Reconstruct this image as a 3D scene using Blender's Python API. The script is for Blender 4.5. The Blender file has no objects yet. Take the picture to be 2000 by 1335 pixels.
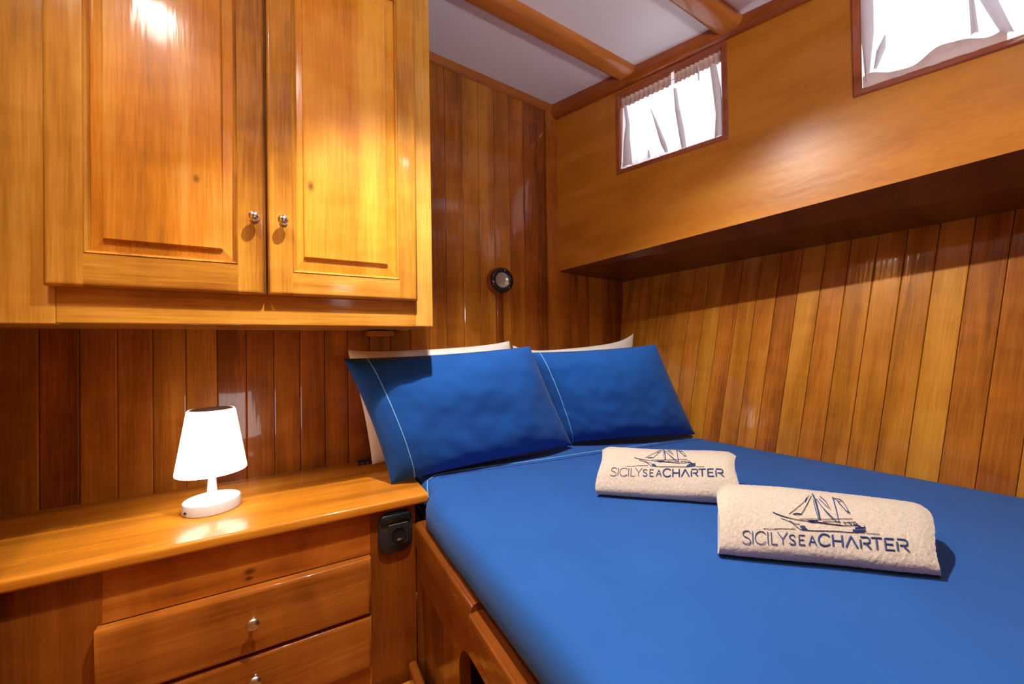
import bpy, bmesh, math, random
from mathutils import Vector, Matrix, noise

random.seed(7)
H = 0.96                       # camera height above the cabin floor; geometry below is written with z = 0 at eye level
SC = bpy.context.scene
COL = SC.collection
V = Vector

# ------------------------------------------------------------------ camera, world, lights, exposure
cam_d = bpy.data.cameras.new('camera')
cam = bpy.data.objects.new('camera', cam_d)
COL.objects.link(cam)
cam_d.sensor_width = 36.0
cam_d.lens = 36.0 * 750 / 2000
cam_d.clip_start = 0.02
_r = V((0.87206388, -0.48914453, -0.01556295)); _u = V((0.00884165, -0.01604813, 0.99983213)); _f = V((0.48931218, 0.87205509, 0.00967015))
M = Matrix.Identity(4)
for i in range(3):
    M[i][0], M[i][1], M[i][2] = _r[i], _u[i], -_f[i]
M[2][3] = H
cam.matrix_world = M
SC.camera = cam

w = bpy.data.worlds.new('world'); SC.world = w; w.use_nodes = True
bgn = w.node_tree.nodes['Background']
bgn.inputs[0].default_value = (0.86, 0.93, 1.0, 1)
bgn.inputs[1].default_value = 9.5

SC.view_settings.view_transform = 'Standard'
SC.view_settings.look = 'None'
SC.view_settings.exposure = 0.1
SC.view_settings.gamma = 1.0
SC.view_settings.use_curve_mapping = False

def spot(name, loc, power, col, size=150, blend=0.4, radius=0.02, target=None):
    d = bpy.data.lights.new(name, 'SPOT'); d.energy = power; d.color = col
    d.spot_size = math.radians(size); d.spot_blend = blend; d.shadow_soft_size = radius
    o = bpy.data.objects.new(name, d); COL.objects.link(o)
    o.location = (loc[0], loc[1], loc[2] + H)
    if target:
        o.rotation_euler = (V(target) - V(loc)).to_track_quat('-Z', 'Y').to_euler()
    return o

LIGHT_A = V((0.20, 0.55, 1.07))
LIGHT_C = V((-0.375, 0.505, 1.043))
LIGHT_D = V((0.567, -0.10, 0.975))
spot('downlight_beam', (LIGHT_A.x, LIGHT_A.y, LIGHT_A.z - 0.012), 104, (1.0, 0.95, 0.87), 126, 0.45, 0.014, (0.44, 0.20, -0.4))
spot('downlight_beam', (LIGHT_C.x, LIGHT_C.y, LIGHT_C.z - 0.012), 22, (1.0, 0.94, 0.85), 130, 0.7, 0.05)
spot('downlight_beam', (LIGHT_D.x, LIGHT_D.y, LIGHT_D.z - 0.012), 0.8, (1.0, 0.93, 0.83), 110, 0.5, 0.03)

spot('added_ceiling_fill', (0.25, -0.45, 0.30), 40, (0.93, 0.96, 1.0), 120, 0.8, 0.06, (0.45, 0.15, 1.0))  # added fill aimed up at the ceiling; no fixture belongs to it

# ------------------------------------------------------------------ materials
def new_mat(name):
    m = bpy.data.materials.new(name); m.use_nodes = True
    nt = m.node_tree
    return m, nt, nt.nodes['Principled BSDF']

def srgb(r, g, b):
    f = lambda c: (c / 255 / 12.92) if c / 255 <= 0.04045 else ((c / 255 + 0.055) / 1.055) ** 2.4
    return (f(r), f(g), f(b), 1)

def wood(name, dark, mid, light, axis='Z', var=0.35, rough=0.32, coat=0.7, coat_rough=0.07, figure=0.35, scale=1.0, knots=(), ripple=0.05, hue=0.0):
    """varnished timber: grain drawn out along one axis, each object of its own tone"""
    m, nt, b = new_mat(name)
    N, L = nt.nodes.new, nt.links.new
    tc = N('ShaderNodeTexCoord'); oi = N('ShaderNodeObjectInfo')
    off = N('ShaderNodeVectorMath'); off.operation = 'MULTIPLY_ADD'
    comb = N('ShaderNodeCombineXYZ')
    for i in range(3): L(oi.outputs['Random'], comb.inputs[i])
    L(comb.outputs[0], off.inputs[0]); off.inputs[1].default_value = (37.1, 53.7, 71.3); L(tc.outputs['Object'], off.inputs[2])
    def mapped(along, across):
        mp = N('ShaderNodeMapping')
        s = [across * scale] * 3; s['XYZ'.index(axis)] = along * scale
        mp.inputs['Scale'].default_value = s
        L(off.outputs[0], mp.inputs['Vector']); return mp
    broad = N('ShaderNodeTexNoise'); L(mapped(1.1, 13).outputs[0], broad.inputs['Vector'])
    broad.inputs['Scale'].default_value = 1; broad.inputs['Detail'].default_value = 3; broad.inputs['Distortion'].default_value = 0.6
    fine = N('ShaderNodeTexNoise'); L(mapped(9, 240).outputs[0], fine.inputs['Vector'])
    fine.inputs['Scale'].default_value = 1; fine.inputs['Detail'].default_value = 4
    fig = N('ShaderNodeTexNoise'); L(mapped(11, 5).outputs[0], fig.inputs['Vector'])
    fig.inputs['Scale'].default_value = 1; fig.inputs['Detail'].default_value = 2; fig.inputs['Distortion'].default_value = 0.8
    def madd(x, k, c):
        q = N('ShaderNodeMath'); q.operation = 'MULTIPLY_ADD'; L(x, q.inputs[0]); q.inputs[1].default_value = k; q.inputs[2].default_value = c; return q.outputs[0]
    def add(x, y):
        q = N('ShaderNodeMath'); q.operation = 'ADD'; L(x, q.inputs[0]); L(y, q.inputs[1]); return q.outputs[0]
    v = madd(broad.outputs[0], 1.15, -0.1)
    v = add(v, madd(fine.outputs[0], 0.5, -0.25))
    v = add(v, madd(fig.outputs[0], figure, -figure / 2))
    v = add(v, madd(oi.outputs['Random'], var, -var / 2))
    cr = N('ShaderNodeValToRGB'); L(v, cr.inputs[0])
    e = cr.color_ramp.elements
    e[0].position = 0.15; e[0].color = dark
    e[1].position = 0.85; e[1].color = light
    k = cr.color_ramp.elements.new(0.5); k.color = mid
    col = cr.outputs[0]
    for (x, y, z, r) in knots:
        mp = N('ShaderNodeMapping'); s = [1.0] * 3; s['XYZ'.index(axis)] = 0.6
        mp.inputs['Scale'].default_value = s; mp.inputs['Location'].default_value = (-x * s[0], -y * s[1], -z * s[2])
        L(tc.outputs['Object'], mp.inputs['Vector'])
        ln = N('ShaderNodeVectorMath'); ln.operation = 'LENGTH'; L(mp.outputs[0], ln.inputs[0])
        mr = N('ShaderNodeMapRange'); L(ln.outputs['Value'], mr.inputs[0])
        mr.inputs[1].default_value = r * 0.35; mr.inputs[2].default_value = r; mr.inputs[3].default_value = 0.8; mr.inputs[4].default_value = 0
        mx = N('ShaderNodeMix'); mx.data_type = 'RGBA'; L(mr.outputs[0], mx.inputs[0]); L(col, mx.inputs[6]); mx.inputs[7].default_value = (0.035, 0.012, 0.004, 1)
        col = mx.outputs[2]
    if hue:
        hs = N('ShaderNodeHueSaturation'); L(col, hs.inputs['Color'])
        L(madd(oi.outputs['Random'], hue, 0.5 - hue / 2), hs.inputs['Hue']); col = hs.outputs[0]
    L(col, b.inputs['Base Color'])
    b.inputs['Roughness'].default_value = rough
    b.inputs['Coat Weight'].default_value = coat
    b.inputs['Coat Roughness'].default_value = coat_rough
    b.inputs['Specular IOR Level'].default_value = 0.18
    rip = N('ShaderNodeTexNoise'); L(mapped(6, 60).outputs[0], rip.inputs['Vector']); rip.inputs['Scale'].default_value = 1; rip.inputs['Detail'].default_value = 2
    bp = N('ShaderNodeBump'); bp.inputs['Strength'].default_value = ripple; bp.inputs['Distance'].default_value = 0.01
    L(rip.outputs[0], bp.inputs['Height'])
    L(bp.outputs[0], b.inputs['Normal']); L(bp.outputs[0], b.inputs['Coat Normal'])
    return m

HD, HM, HL = srgb(150, 90, 28), srgb(200, 136, 46), srgb(226, 168, 78)          # honey varnish of the cupboards
PD, PM, PL = srgb(112, 57, 12), srgb(160, 90, 24), srgb(194, 120, 40)            # deeper planks
ND, NM, NL = srgb(126, 64, 16), srgb(168, 94, 28), srgb(196, 122, 44)           # drawer unit
W_cab_v = wood('varnish_honey_upright', HD, HM, HL, 'Z', knots=(), coat=0.5, coat_rough=0.10)
W_cab_h = wood('varnish_honey_level', HD, HM, HL, 'X', coat=0.5, coat_rough=0.10)
W_plank = wood('varnish_plank', PD, PM, PL, 'Z', var=0.42, ripple=0.05, hue=0.012)
W_plank_r = wood('varnish_hull_plank', srgb(122, 66, 14), srgb(174, 106, 30), srgb(204, 136, 50), 'Z', var=0.22, ripple=0.05, hue=0.012)
W_panel = wood('varnish_veneer', srgb(160, 96, 24), srgb(182, 115, 33), srgb(198, 132, 45), 'Y', var=0.0, figure=0.12, coat=0.25, coat_rough=0.30, ripple=0.04, scale=0.7)
W_under = wood('varnish_mahogany_shade_dark', srgb(86, 38, 13), srgb(108, 52, 18), srgb(124, 64, 26), 'X', var=0.0, figure=0.15, coat=0.3, coat_rough=0.2)  # reddish veneer, darkened further to carry the shade under the overhang
W_low_h = wood('varnish_drawer_level', ND, NM, NL, 'X', figure=0.5)
W_low_v = wood('varnish_drawer_upright', srgb(110, 52, 12), srgb(140, 72, 18), srgb(164, 94, 30), 'Z')
W_top = wood('varnish_worktop', HD, srgb(200, 120, 28), srgb(226, 156, 54), 'X', coat=0.28, coat_rough=0.12, figure=0.2)
W_bed = wood('varnish_berth', srgb(82, 38, 9), srgb(118, 58, 15), srgb(146, 80, 24), 'Y', coat_rough=0.09)
W_bed_v = wood('varnish_berth_upright', srgb(82, 38, 9), srgb(118, 58, 15), srgb(146, 80, 24), 'Z', coat_rough=0.09)
W_trim = wood('varnish_trim', srgb(146, 80, 28), srgb(178, 104, 40), srgb(198, 124, 58), 'X', coat_rough=0.1, figure=0.15)
W_trim_y = wood('varnish_trim_lengthwise', srgb(104, 46, 14), srgb(134, 64, 22), srgb(158, 84, 32), 'Y', coat_rough=0.1, figure=0.15)
W_frame = wood('varnish_window_frame', srgb(120, 58, 34), srgb(150, 78, 48), srgb(170, 96, 62), 'Y', coat_rough=0.12, figure=0.1, var=0.1)
W_floor = wood('floor_timber', srgb(120, 66, 24), srgb(160, 96, 38), srgb(186, 120, 56), 'Y')

def plain(name, col, rough=0.5, metal=0.0, coat=0.0, noise_amt=0.0, noise_scale=300, spec=0.5):
    m, nt, b = new_mat(name)
    b.inputs['Base Color'].default_value = col; b.inputs['Roughness'].default_value = rough
    b.inputs['Metallic'].default_value = metal; b.inputs['Coat Weight'].default_value = coat
    b.inputs['Specular IOR Level'].default_value = spec
    N, L = nt.nodes.new, nt.links.new
    tc = N('ShaderNodeTexCoord'); n = N('ShaderNodeTexNoise'); L(tc.outputs['Object'], n.inputs['Vector'])
    n.inputs['Scale'].default_value = noise_scale; n.inputs['Detail'].default_value = 3
    bp = N('ShaderNodeBump'); bp.inputs['Strength'].default_value = noise_amt; bp.inputs['Distance'].default_value = 0.002
    L(n.outputs[0], bp.inputs['Height']); L(bp.outputs[0], b.inputs['Normal'])
    return m

def cloth(name, a, b_, weave=900, bump=0.15, sheen=0.2, rough=0.85, blotch=6):
    m, nt, b = new_mat(name)
    N, L = nt.nodes.new, nt.links.new
    tc = N('ShaderNodeTexCoord')
    n1 = N('ShaderNodeTexNoise'); L(tc.outputs['Object'], n1.inputs['Vector']); n1.inputs['Scale'].default_value = blotch; n1.inputs['Detail'].default_value = 5
    cr = N('ShaderNodeValToRGB'); L(n1.outputs[0], cr.inputs[0])
    cr.color_ramp.elements[0].position = 0.3; cr.color_ramp.elements[0].color = a
    cr.color_ramp.elements[1].position = 0.7; cr.color_ramp.elements[1].color = b_
    L(cr.outputs[0], b.inputs['Base Color'])
    n2 = N('ShaderNodeTexNoise'); L(tc.outputs['Object'], n2.inputs['Vector']); n2.inputs['Scale'].default_value = weave; n2.inputs['Detail'].default_value = 2
    bp = N('ShaderNodeBump'); bp.inputs['Strength'].default_value = bump; bp.inputs['Distance'].default_value = 0.001
    L(n2.outputs[0], bp.inputs['Height']); L(bp.outputs[0], b.inputs['Normal'])
    b.inputs['Roughness'].default_value = rough; b.inputs['Sheen Weight'].default_value = sheen
    b.inputs['Specular IOR Level'].default_value = 0.15
    return m

M_sheet = cloth('blue_sheet', srgb(34, 84, 156), srgb(38, 90, 164), sheen=0.08)
M_pillow = cloth('blue_pillowcase', srgb(22, 76, 152), srgb(26, 82, 160), sheen=0.08)
M_white_cloth = cloth('white_pillowcase', srgb(226, 220, 212), srgb(236, 232, 226))
M_piping = plain('light_blue_piping', srgb(120, 180, 235), 0.7)
M_crease = plain('blue_seam', srgb(26, 70, 146), 0.8)
M_terry = cloth('beige_terry', srgb(196, 180, 162), srgb(216, 202, 186), weave=700, bump=1.0, sheen=0.5, blotch=260)
M_thread = plain('navy_thread', srgb(38, 66, 124), 0.6, noise_amt=0.5, noise_scale=900)
M_ceiling = plain('white_ceiling_paint', srgb(240, 240, 244), 0.45, noise_amt=0.05, noise_scale=40)
M_chrome = plain('polished_chrome', (0.78, 0.76, 0.74, 1), 0.12, metal=1.0)
M_nickel = plain('satin_nickel', (0.66, 0.62, 0.56, 1), 0.28, metal=1.0)
M_black = plain('black_plastic', srgb(34, 37, 40), 0.38, noise_amt=0.1, noise_scale=700)
M_black_gloss = plain('black_gloss', srgb(22, 26, 30), 0.18)
M_hole = plain('black_recess', srgb(6, 6, 7), 0.6)
M_lampwhite = plain('white_lamp_plastic', srgb(216, 210, 206), 0.45)
M_cap = plain('grey_blue_lamp_cap', srgb(176, 196, 208), 0.6)
M_dish = plain('frosted_dish', srgb(176, 168, 156), 0.25, metal=0.4)
M_ring = wood('varnish_ring', srgb(120, 50, 20), srgb(160, 72, 30), srgb(180, 92, 44), 'Z', figure=0.1)

def shade_mat():
    m, nt, b = new_mat('glowing_lamp_shade')
    b.inputs['Base Color'].default_value = (0.9, 0.9, 0.9, 1); b.inputs['Roughness'].default_value = 0.5
    b.inputs['Emission Color'].default_value = (1.0, 0.97, 0.93, 1)
    b.inputs['Emission Strength'].default_value = 4.2
    return m
M_shade = shade_mat()

def emit(name, col, s):
    m, nt, b = new_mat(name)
    b.inputs['Emission Color'].default_value = col; b.inputs['Emission Strength'].default_value = s
    return m
M_led = emit('downlight_lens', (1, 0.95, 0.88, 1), 70)

def curtain_mat(name, col, tr):
    m = bpy.data.materials.new(name); m.use_nodes = True
    nt = m.node_tree; nt.nodes.clear(); N, L = nt.nodes.new, nt.links.new
    o = N('ShaderNodeOutputMaterial'); mx = N('ShaderNodeMixShader'); d = N('ShaderNodeBsdfDiffuse'); t = N('ShaderNodeBsdfTranslucent')
    tc = N('ShaderNodeTexCoord'); n = N('ShaderNodeTexNoise'); n.inputs['Scale'].default_value = 30; L(tc.outputs['Object'], n.inputs['Vector'])
    cr = N('ShaderNodeValToRGB'); cr.color_ramp.elements[0].color = tuple(c * 0.92 for c in col[:3]) + (1,); cr.color_ramp.elements[1].color = col
    L(n.outputs[0], cr.inputs[0]); L(cr.outputs[0], d.inputs[0]); L(cr.outputs[0], t.inputs[0])
    mx.inputs[0].default_value = tr; L(d.outputs[0], mx.inputs[1]); L(t.outputs[0], mx.inputs[2]); L(mx.outputs[0], o.inputs[0])
    return m
M_curtain = curtain_mat('sheer_white_curtain', (0.86, 0.84, 0.85, 1), 0.5)
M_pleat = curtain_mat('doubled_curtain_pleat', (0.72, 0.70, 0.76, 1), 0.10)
M_hem = curtain_mat('shade_tinted_hem', (0.66, 0.52, 0.50, 1), 0.10)  # doubled white hem, its shade put into the pinkish colour
M_header = curtain_mat('shade_tinted_header', (0.52, 0.36, 0.31, 1), 0.16)  # doubled white cloth, its shade painted in as brown

M_hatch = curtain_mat('frosted_acrylic', (0.80, 0.84, 0.88, 1), 0.3)

def glass_mat():
    m = bpy.data.materials.new('window_glass'); m.use_nodes = True
    nt = m.node_tree; nt.nodes.clear(); N, L = nt.nodes.new, nt.links.new
    o = N('ShaderNodeOutputMaterial'); mx = N('ShaderNodeMixShader'); t = N('ShaderNodeBsdfTransparent'); g = N('ShaderNodeBsdfGlossy'); f = N('ShaderNodeFresnel')
    g.inputs['Roughness'].default_value = 0.02; f.inputs[0].default_value = 1.45
    L(f.outputs[0], mx.inputs[0]); L(t.outputs[0], mx.inputs[1]); L(g.outputs[0], mx.inputs[2]); L(mx.outputs[0], o.inputs[0])
    return m
M_glass = glass_mat()

# ------------------------------------------------------------------ builders
WORG = {}
def thing(name, loc, label, cat, group=None):
    o = bpy.data.objects.new(name, None); COL.objects.link(o)
    o.empty_display_size = 0.05
    o.location = loc; WORG[o] = V(loc)
    o['label'] = label; o['category'] = cat
    if group: o['group'] = group
    return o

def obj(name, bm, m, parent=None, org=None, smooth=False, mw=None):
    """link a bmesh (in scene coordinates, or in the frame mw) as one mesh object"""
    if mw is None:
        if org is None:
            lo = V([min(v.co[i] for v in bm.verts) for i in range(3)]); hi = V([max(v.co[i] for v in bm.verts) for i in range(3)])
            org = V(((lo.x + hi.x) / 2, (lo.y + hi.y) / 2, (lo.z if parent is None else (lo.z + hi.z) / 2)))
        org = V(org)
        for v in bm.verts: v.co -= org
        mw = Matrix.Translation(org)
    me = bpy.data.meshes.new(name)
    bmesh.ops.recalc_face_normals(bm, faces=bm.faces)
    if smooth:
        for f in bm.faces: f.smooth = True
        for e in bm.edges:
            if len(e.link_faces) == 2 and e.calc_face_angle(0) > 0.9: e.smooth = False
    bm.to_mesh(me); bm.free()
    me.materials.append(m)
    return place(name, me, mw, parent)

def place(name, me, mw, parent=None):
    o = bpy.data.objects.new(name, me); COL.objects.link(o)
    WORG[o] = mw.to_translation()
    if parent is not None:
        o.parent = parent
        o.matrix_basis = Matrix.Translation(-WORG[parent]) @ mw
    else:
        o.matrix_basis = mw
    return o

def struct(o, label=None):
    o['kind'] = 'structure'
    if label: o['label'] = label
    return o
def tag(o, label, cat, group=None):
    o['label'] = label; o['category'] = cat
    if group: o['group'] = group
    return o

def box(bm, x0, x1, y0, y1, z0, z1, bev=0.0, seg=2):
    r = bmesh.ops.create_cube(bm, size=1.0)
    vs = r['verts']
    for v in vs:
        v.co = V(((x0 + x1) / 2 + v.co.x * (x1 - x0), (y0 + y1) / 2 + v.co.y * (y1 - y0), (z0 + z1) / 2 + v.co.z * (z1 - z0)))
    if bev > 0:
        es = list({e for v in vs for e in v.link_edges})
        bmesh.ops.bevel(bm, geom=es, offset=bev, segments=seg, profile=0.5, affect='EDGES')
    return bm
def B(*a, **k):
    return box(bmesh.new(), *a, **k)

def frame_mat(o, ax, ay, az):
    m = Matrix.Identity(4)
    for i in range(3): m[i][0], m[i][1], m[i][2], m[i][3] = ax[i], ay[i], az[i], o[i]
    return m

def lathe(bm, prof, n=40, base=(0, 0, 0), axis=None, sx=1, sy=1, rib=0, ribn=0):
    """revolve (radius, height) pairs; closed where the radius is 0"""
    rings = []
    A = V(axis).normalized() if axis else V((0, 0, 1))
    q = V((0, 0, 1)).rotation_difference(A)
    for (r, h) in prof:
        if r < 1e-6:
            rings.append([bm.verts.new(q @ V((0, 0, h)) + V(base))]); continue
        ring = []
        for k in range(n):
            a = 2 * math.pi * k / n
            rr = r + (rib * (1 if k % 2 else -1) if rib else 0)
            ring.append(bm.verts.new(q @ V((rr * sx * math.cos(a), rr * sy * math.sin(a), h)) + V(base)))
        rings.append(ring)
    for a, b in zip(rings, rings[1:]):
        for k in range(n):
            k2 = (k + 1) % n
            if len(a) == 1 and len(b) == 1: continue
            if len(a) == 1: bm.faces.new((a[0], b[k], b[k2]))
            elif len(b) == 1: bm.faces.new((a[k], b[0], a[k2]))
            else: bm.faces.new((a[k], a[k2], b[k2], b[k]))
    return bm

def tube(bm, pts, r, n=6):
    pts = [V(p) for p in pts]; rings = []
    for i, p in enumerate(pts):
        t = (pts[min(i + 1, len(pts) - 1)] - pts[max(i - 1, 0)]).normalized()
        ref = V((0, 0, 1)) if abs(t.z) < 0.9 else V((1, 0, 0))
        a = t.cross(ref).normalized(); b = t.cross(a)
        rings.append([bm.verts.new(p + r * (math.cos(2 * math.pi * k / n) * a + math.sin(2 * math.pi * k / n) * b)) for k in range(n)])
    for a, b in zip(rings, rings[1:]):
        for k in range(n): bm.faces.new((a[k], a[(k + 1) % n], b[(k + 1) % n], b[k]))
    bm.faces.new(rings[0][::-1]); bm.faces.new(rings[-1])
    return bm

def grid_faces(bm, g, closed_u=False):
    nu, nv = len(g), len(g[0])
    for i in range(nu if closed_u else nu - 1):
        for j in range(nv - 1):
            bm.faces.new((g[i][j], g[(i + 1) % nu][j], g[(i + 1) % nu][j + 1], g[i][j + 1]))

def lerp(a, b, t): return a + (b - a) * t

# ------------------------------------------------------------------ the setting
YB = 1.5                                                           # face of the plank wall
FL = -H                                                            # floor level
def cz(x, y):                                                      # underside of the deck, gently cambered
    xx = x if x > 0.1 else 0.2 - x
    return 1.186 - 0.0668 * (xx - 0.466) + 0.115 * (max(y, 0.0) - 1.5) + 0.05 * min(y, 0.0)

# floor with boards
floor = struct(obj('floor', B(-1.0, 2.3, -1.3, 1.65, FL - 0.05, FL - 0.012), W_floor), 'dark cabin floor')
pl = None
for i in range(12):
    x0 = -0.56 + i * 0.09
    o = obj('floor_board', B(x0 + 0.001, x0 + 0.089, -1.2, 1.1, FL - 0.012, FL, bev=0.0015, seg=1), W_floor, floor)

# back wall: backing and one board per plank
wall_back = struct(obj('wall_back', B(-1.0, 1.80, YB + 0.012, YB + 0.06, FL, 1.32), W_plank), 'varnished plank wall at the head of the berth')
P = 0.0757
def plank_mesh(name, wdt, length, dep, m, bev=0.0035):
    bm = B(-wdt / 2, wdt / 2, 0, dep, -length / 2, length / 2)
    es = [e for e in bm.edges if abs(e.verts[0].co.x - e.verts[1].co.x) < 1e-6 and abs(e.verts[0].co.y - e.verts[1].co.y) < 1e-6 and e.verts[0].co.y < 1e-4]
    bmesh.ops.bevel(bm, geom=es, offset=bev, segments=2, profile=0.6, affect='EDGES')
    bmesh.ops.recalc_face_normals(bm, faces=bm.faces)
    me = bpy.data.meshes.new(name); bm.to_mesh(me); bm.free(); me.materials.append(m)
    return me
zt, zb = 1.17, -0.92
pm = plank_mesh('plank', P - 0.0006, zt - zb, 0.012, W_plank)
x = -0.596 - P * 4 + P / 2
while x < 1.0:
    R = Matrix.Rotation(math.radians(random.uniform(-0.5, 0.5)), 4, 'Z')
    place('plank', pm, Matrix.Translation((x, YB + random.uniform(-0.0006, 0.0006), (zt + zb) / 2)) @ R, wall_back)
    x += P
xe = x - P / 2                                                     # about 0.99: a narrow board, then the wide corner board
def one_plank(x0, x1, z0, z1, y=YB, dep=0.012):
    me = plank_mesh('plank', x1 - x0 - 0.0006, z1 - z0, dep, W_plank)
    place('plank', me, Matrix.Translation(((x0 + x1) / 2, y, (z0 + z1) / 2)), wall_back)
one_plank(xe, 1.036, zb, zt)
one_plank(1.036, 1.165, zb, zt, YB - 0.012, 0.024)
xx = 1.165
for wd in (0.056, 0.072, 0.086, 0.078, 0.072):
    one_plank(xx, xx + wd, zb, 0.40); xx += wd

# hull side: raked, flared planks
WN = V((-0.984, -0.144, 0.104)).normalized()
WD = V((0.118, -0.089, 0.989)); WD = (WD - WN * WD.dot(WN)).normalized()
WW = WD.cross(WN).normalized()                                     # towards the viewer
WA = V((1.512, 1.058, -0.4))
bm = bmesh.new()
def hull(a, d, depth=0.0): return WA + WW * a + WD * d - WN * depth
box(bm, 0, 1, 0, 1, 0, 1)
for v in bm.verts:
    a_ = -0.62 + v.co.x * 3.2
    v.co = hull(a_, -0.58 + v.co.z * (1.43 + 0.107 * a_), 0.0125 + v.co.y * 0.04)
wall_right = struct(obj('wall_right', bm, W_plank_r), 'flared plank lining of the hull beside the berth')
PR = 0.0676
pmr = plank_mesh('plank', PR - 0.0008, 1.16, 0.012, W_plank_r, 0.003)
for i in range(-7, 26):
    a = 0.015 + PR * (i + 0.5)
    o_ = hull(a, 0.27 + 0.107 * a) + WN * random.uniform(-0.0005, 0.0005)
    place('plank', pmr, frame_mat(o_, WW, -WN, WD) @ Matrix.Rotation(math.radians(random.uniform(-0.5, 0.5)), 4, 'Z'), wall_right)

# overhanging cabin side with the two windows
PO = V((1.097, 1.5, 0)); PE = V((0.22, -1, 0)).normalized(); PNI = V((-1, -0.22, 0)).normalized()
def pp(s, z, d=0.0):                                               # d > 0 stands proud into the cabin
    return PO + PE * s + PNI * d + V((0, 0, z))
def pbot(s): return 0.352 + 0.0443 * s
def pw(s, z, d=0.0): return pp(s, z - 0.059 * (s - 0.34), d)        # the windows follow the falling sheer
WIN = [(0.340, 0.766), (1.078, 1.504)]
WZ0, WZ1 = 0.703, 1.037
FRW = 0.017
ss = [-0.06]
for a, b in WIN: ss += [a + FRW, b - FRW]
ss += [2.90]
bm = bmesh.new()
zs_top = 1.32
cols = []
for s in ss:
    cols.append([bm.verts.new(p) for p in (pp(s, pbot(s)), pw(s, WZ0 + FRW), pw(s, WZ1 - FRW), pp(s, zs_top))])
for i in range(len(ss) - 1):
    for j in range(3):
        if j == 1 and i in (1, 3): continue
        bm.faces.new((cols[i][j], cols[i + 1][j], cols[i + 1][j + 1], cols[i][j + 1]))
geo = bmesh.ops.extrude_face_region(bm, geom=list(bm.faces))
for g in geo['geom']:
    if isinstance(g, bmesh.types.BMVert): g.co -= PNI * 0.03
panel = struct(obj('wall_cabin_side', bm, W_panel), 'smooth veneered cabin side with two small windows')
# soffit under the overhang
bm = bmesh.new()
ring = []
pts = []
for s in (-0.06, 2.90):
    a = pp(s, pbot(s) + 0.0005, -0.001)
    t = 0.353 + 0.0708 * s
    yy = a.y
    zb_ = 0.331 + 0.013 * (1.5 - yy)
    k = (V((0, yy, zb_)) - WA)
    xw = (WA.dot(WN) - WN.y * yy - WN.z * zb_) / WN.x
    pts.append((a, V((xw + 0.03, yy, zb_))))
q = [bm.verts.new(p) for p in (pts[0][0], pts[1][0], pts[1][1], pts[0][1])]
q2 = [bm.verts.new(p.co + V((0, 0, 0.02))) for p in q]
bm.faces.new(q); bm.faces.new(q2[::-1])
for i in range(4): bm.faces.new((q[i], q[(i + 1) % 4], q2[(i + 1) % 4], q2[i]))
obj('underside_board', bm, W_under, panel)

# windows
def ring_frame(bm, s0, s1, z0, z1, wd, d0, d1, ch=0.003):
    """a mitred four-sided frame in the cabin-side plane"""
    prof = [(0, d0), (0, d1 - ch), (ch, d1), (wd - ch, d1), (wd, d1 - ch), (wd, d0)]
    loops = []
    for (i, d) in prof:
        loops.append([bm.verts.new(pw(s, z, d)) for (s, z) in ((s0 + i, z0 + i), (s1 - i, z0 + i), (s1 - i, z1 - i), (s0 + i, z1 - i))])
    n = len(prof)
    for a in range(n):
        b = (a + 1) % n
        for k in range(4): bm.faces.new((loops[a][k], loops[a][(k + 1) % 4], loops[b][(k + 1) % 4], loops[b][k]))
    return bm
for i, (a, b) in enumerate(WIN):
    wn = obj('window_%d' % (i + 1), ring_frame(bmesh.new(), a, b, WZ0, WZ1, FRW, 0.0, 0.006), W_frame)
    struct(wn, 'small varnished window frame %s' % ('near the corner' if i == 0 else 'at the right edge'))
    obj('window_reveal', ring_frame(bmesh.new(), a + FRW - 0.004, b - FRW + 0.004, WZ0 + FRW - 0.004, WZ1 - FRW + 0.004, 0.006, -0.075, -0.001, 0.0005), W_frame, wn)
    bm = bmesh.new()
    vs = [bm.verts.new(pw(s, z, d)) for d in (-0.066, -0.070) for (s, z) in ((a + FRW, WZ0 + FRW), (b - FRW, WZ0 + FRW), (b - FRW, WZ1 - FRW), (a + FRW, WZ1 - FRW))]
    bm.faces.new(vs[:4]); bm.faces.new(vs[4:][::-1])
    for k in range(4): bm.faces.new((vs[k], vs[(k + 1) % 4], vs[4 + (k + 1) % 4], vs[4 + k]))
    obj('pane', bm, M_glass, wn)
    obj('curtain_wire', tube(bmesh.new(), [pw(a + 0.012, WZ1 - 0.036, -0.022), pw(b - 0.012, WZ1 - 0.036, -0.022)], 0.0022), M_nickel, wn)

# ceiling with its white panels and deck beams
HX0, HX1, HY0, HY1 = 0.80, 1.12, 0.07, 0.58                       # deck hatch, above the frame
cxs = [-1.0, -0.8, -0.6, -0.4, -0.2, 0.0, 0.1, 0.2, 0.35, 0.5, 0.65, HX0, 0.95, 1.1, HX1, 1.3, 1.45, 1.6, 1.8, 2.0, 2.3]
cys = [-1.3, -0.6, 0.0, HY0, HY1, 0.9, 1.2, 1.62]
bm = bmesh.new()
gv = [[bm.verts.new((xx, yy, cz(xx, yy))) for yy in cys] for xx in cxs]
for i in range(len(cxs) - 1):
    for j in range(len(cys) - 1):
        if cys[j] == HY0 and HX0 - 1e-6 < cxs[i] < HX1 - 1e-6: continue
        bm.faces.new((gv[i][j], gv[i + 1][j], gv[i + 1][j + 1], gv[i][j + 1]))
r_ = bmesh.ops.extrude_face_region(bm, geom=list(bm.faces))
for g_ in r_['geom']:
    if isinstance(g_, bmesh.types.BMVert): g_.co.z += 0.05
ceiling = struct(obj('ceiling', bm, M_ceiling, smooth=True), 'white painted deckhead panels')
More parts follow.
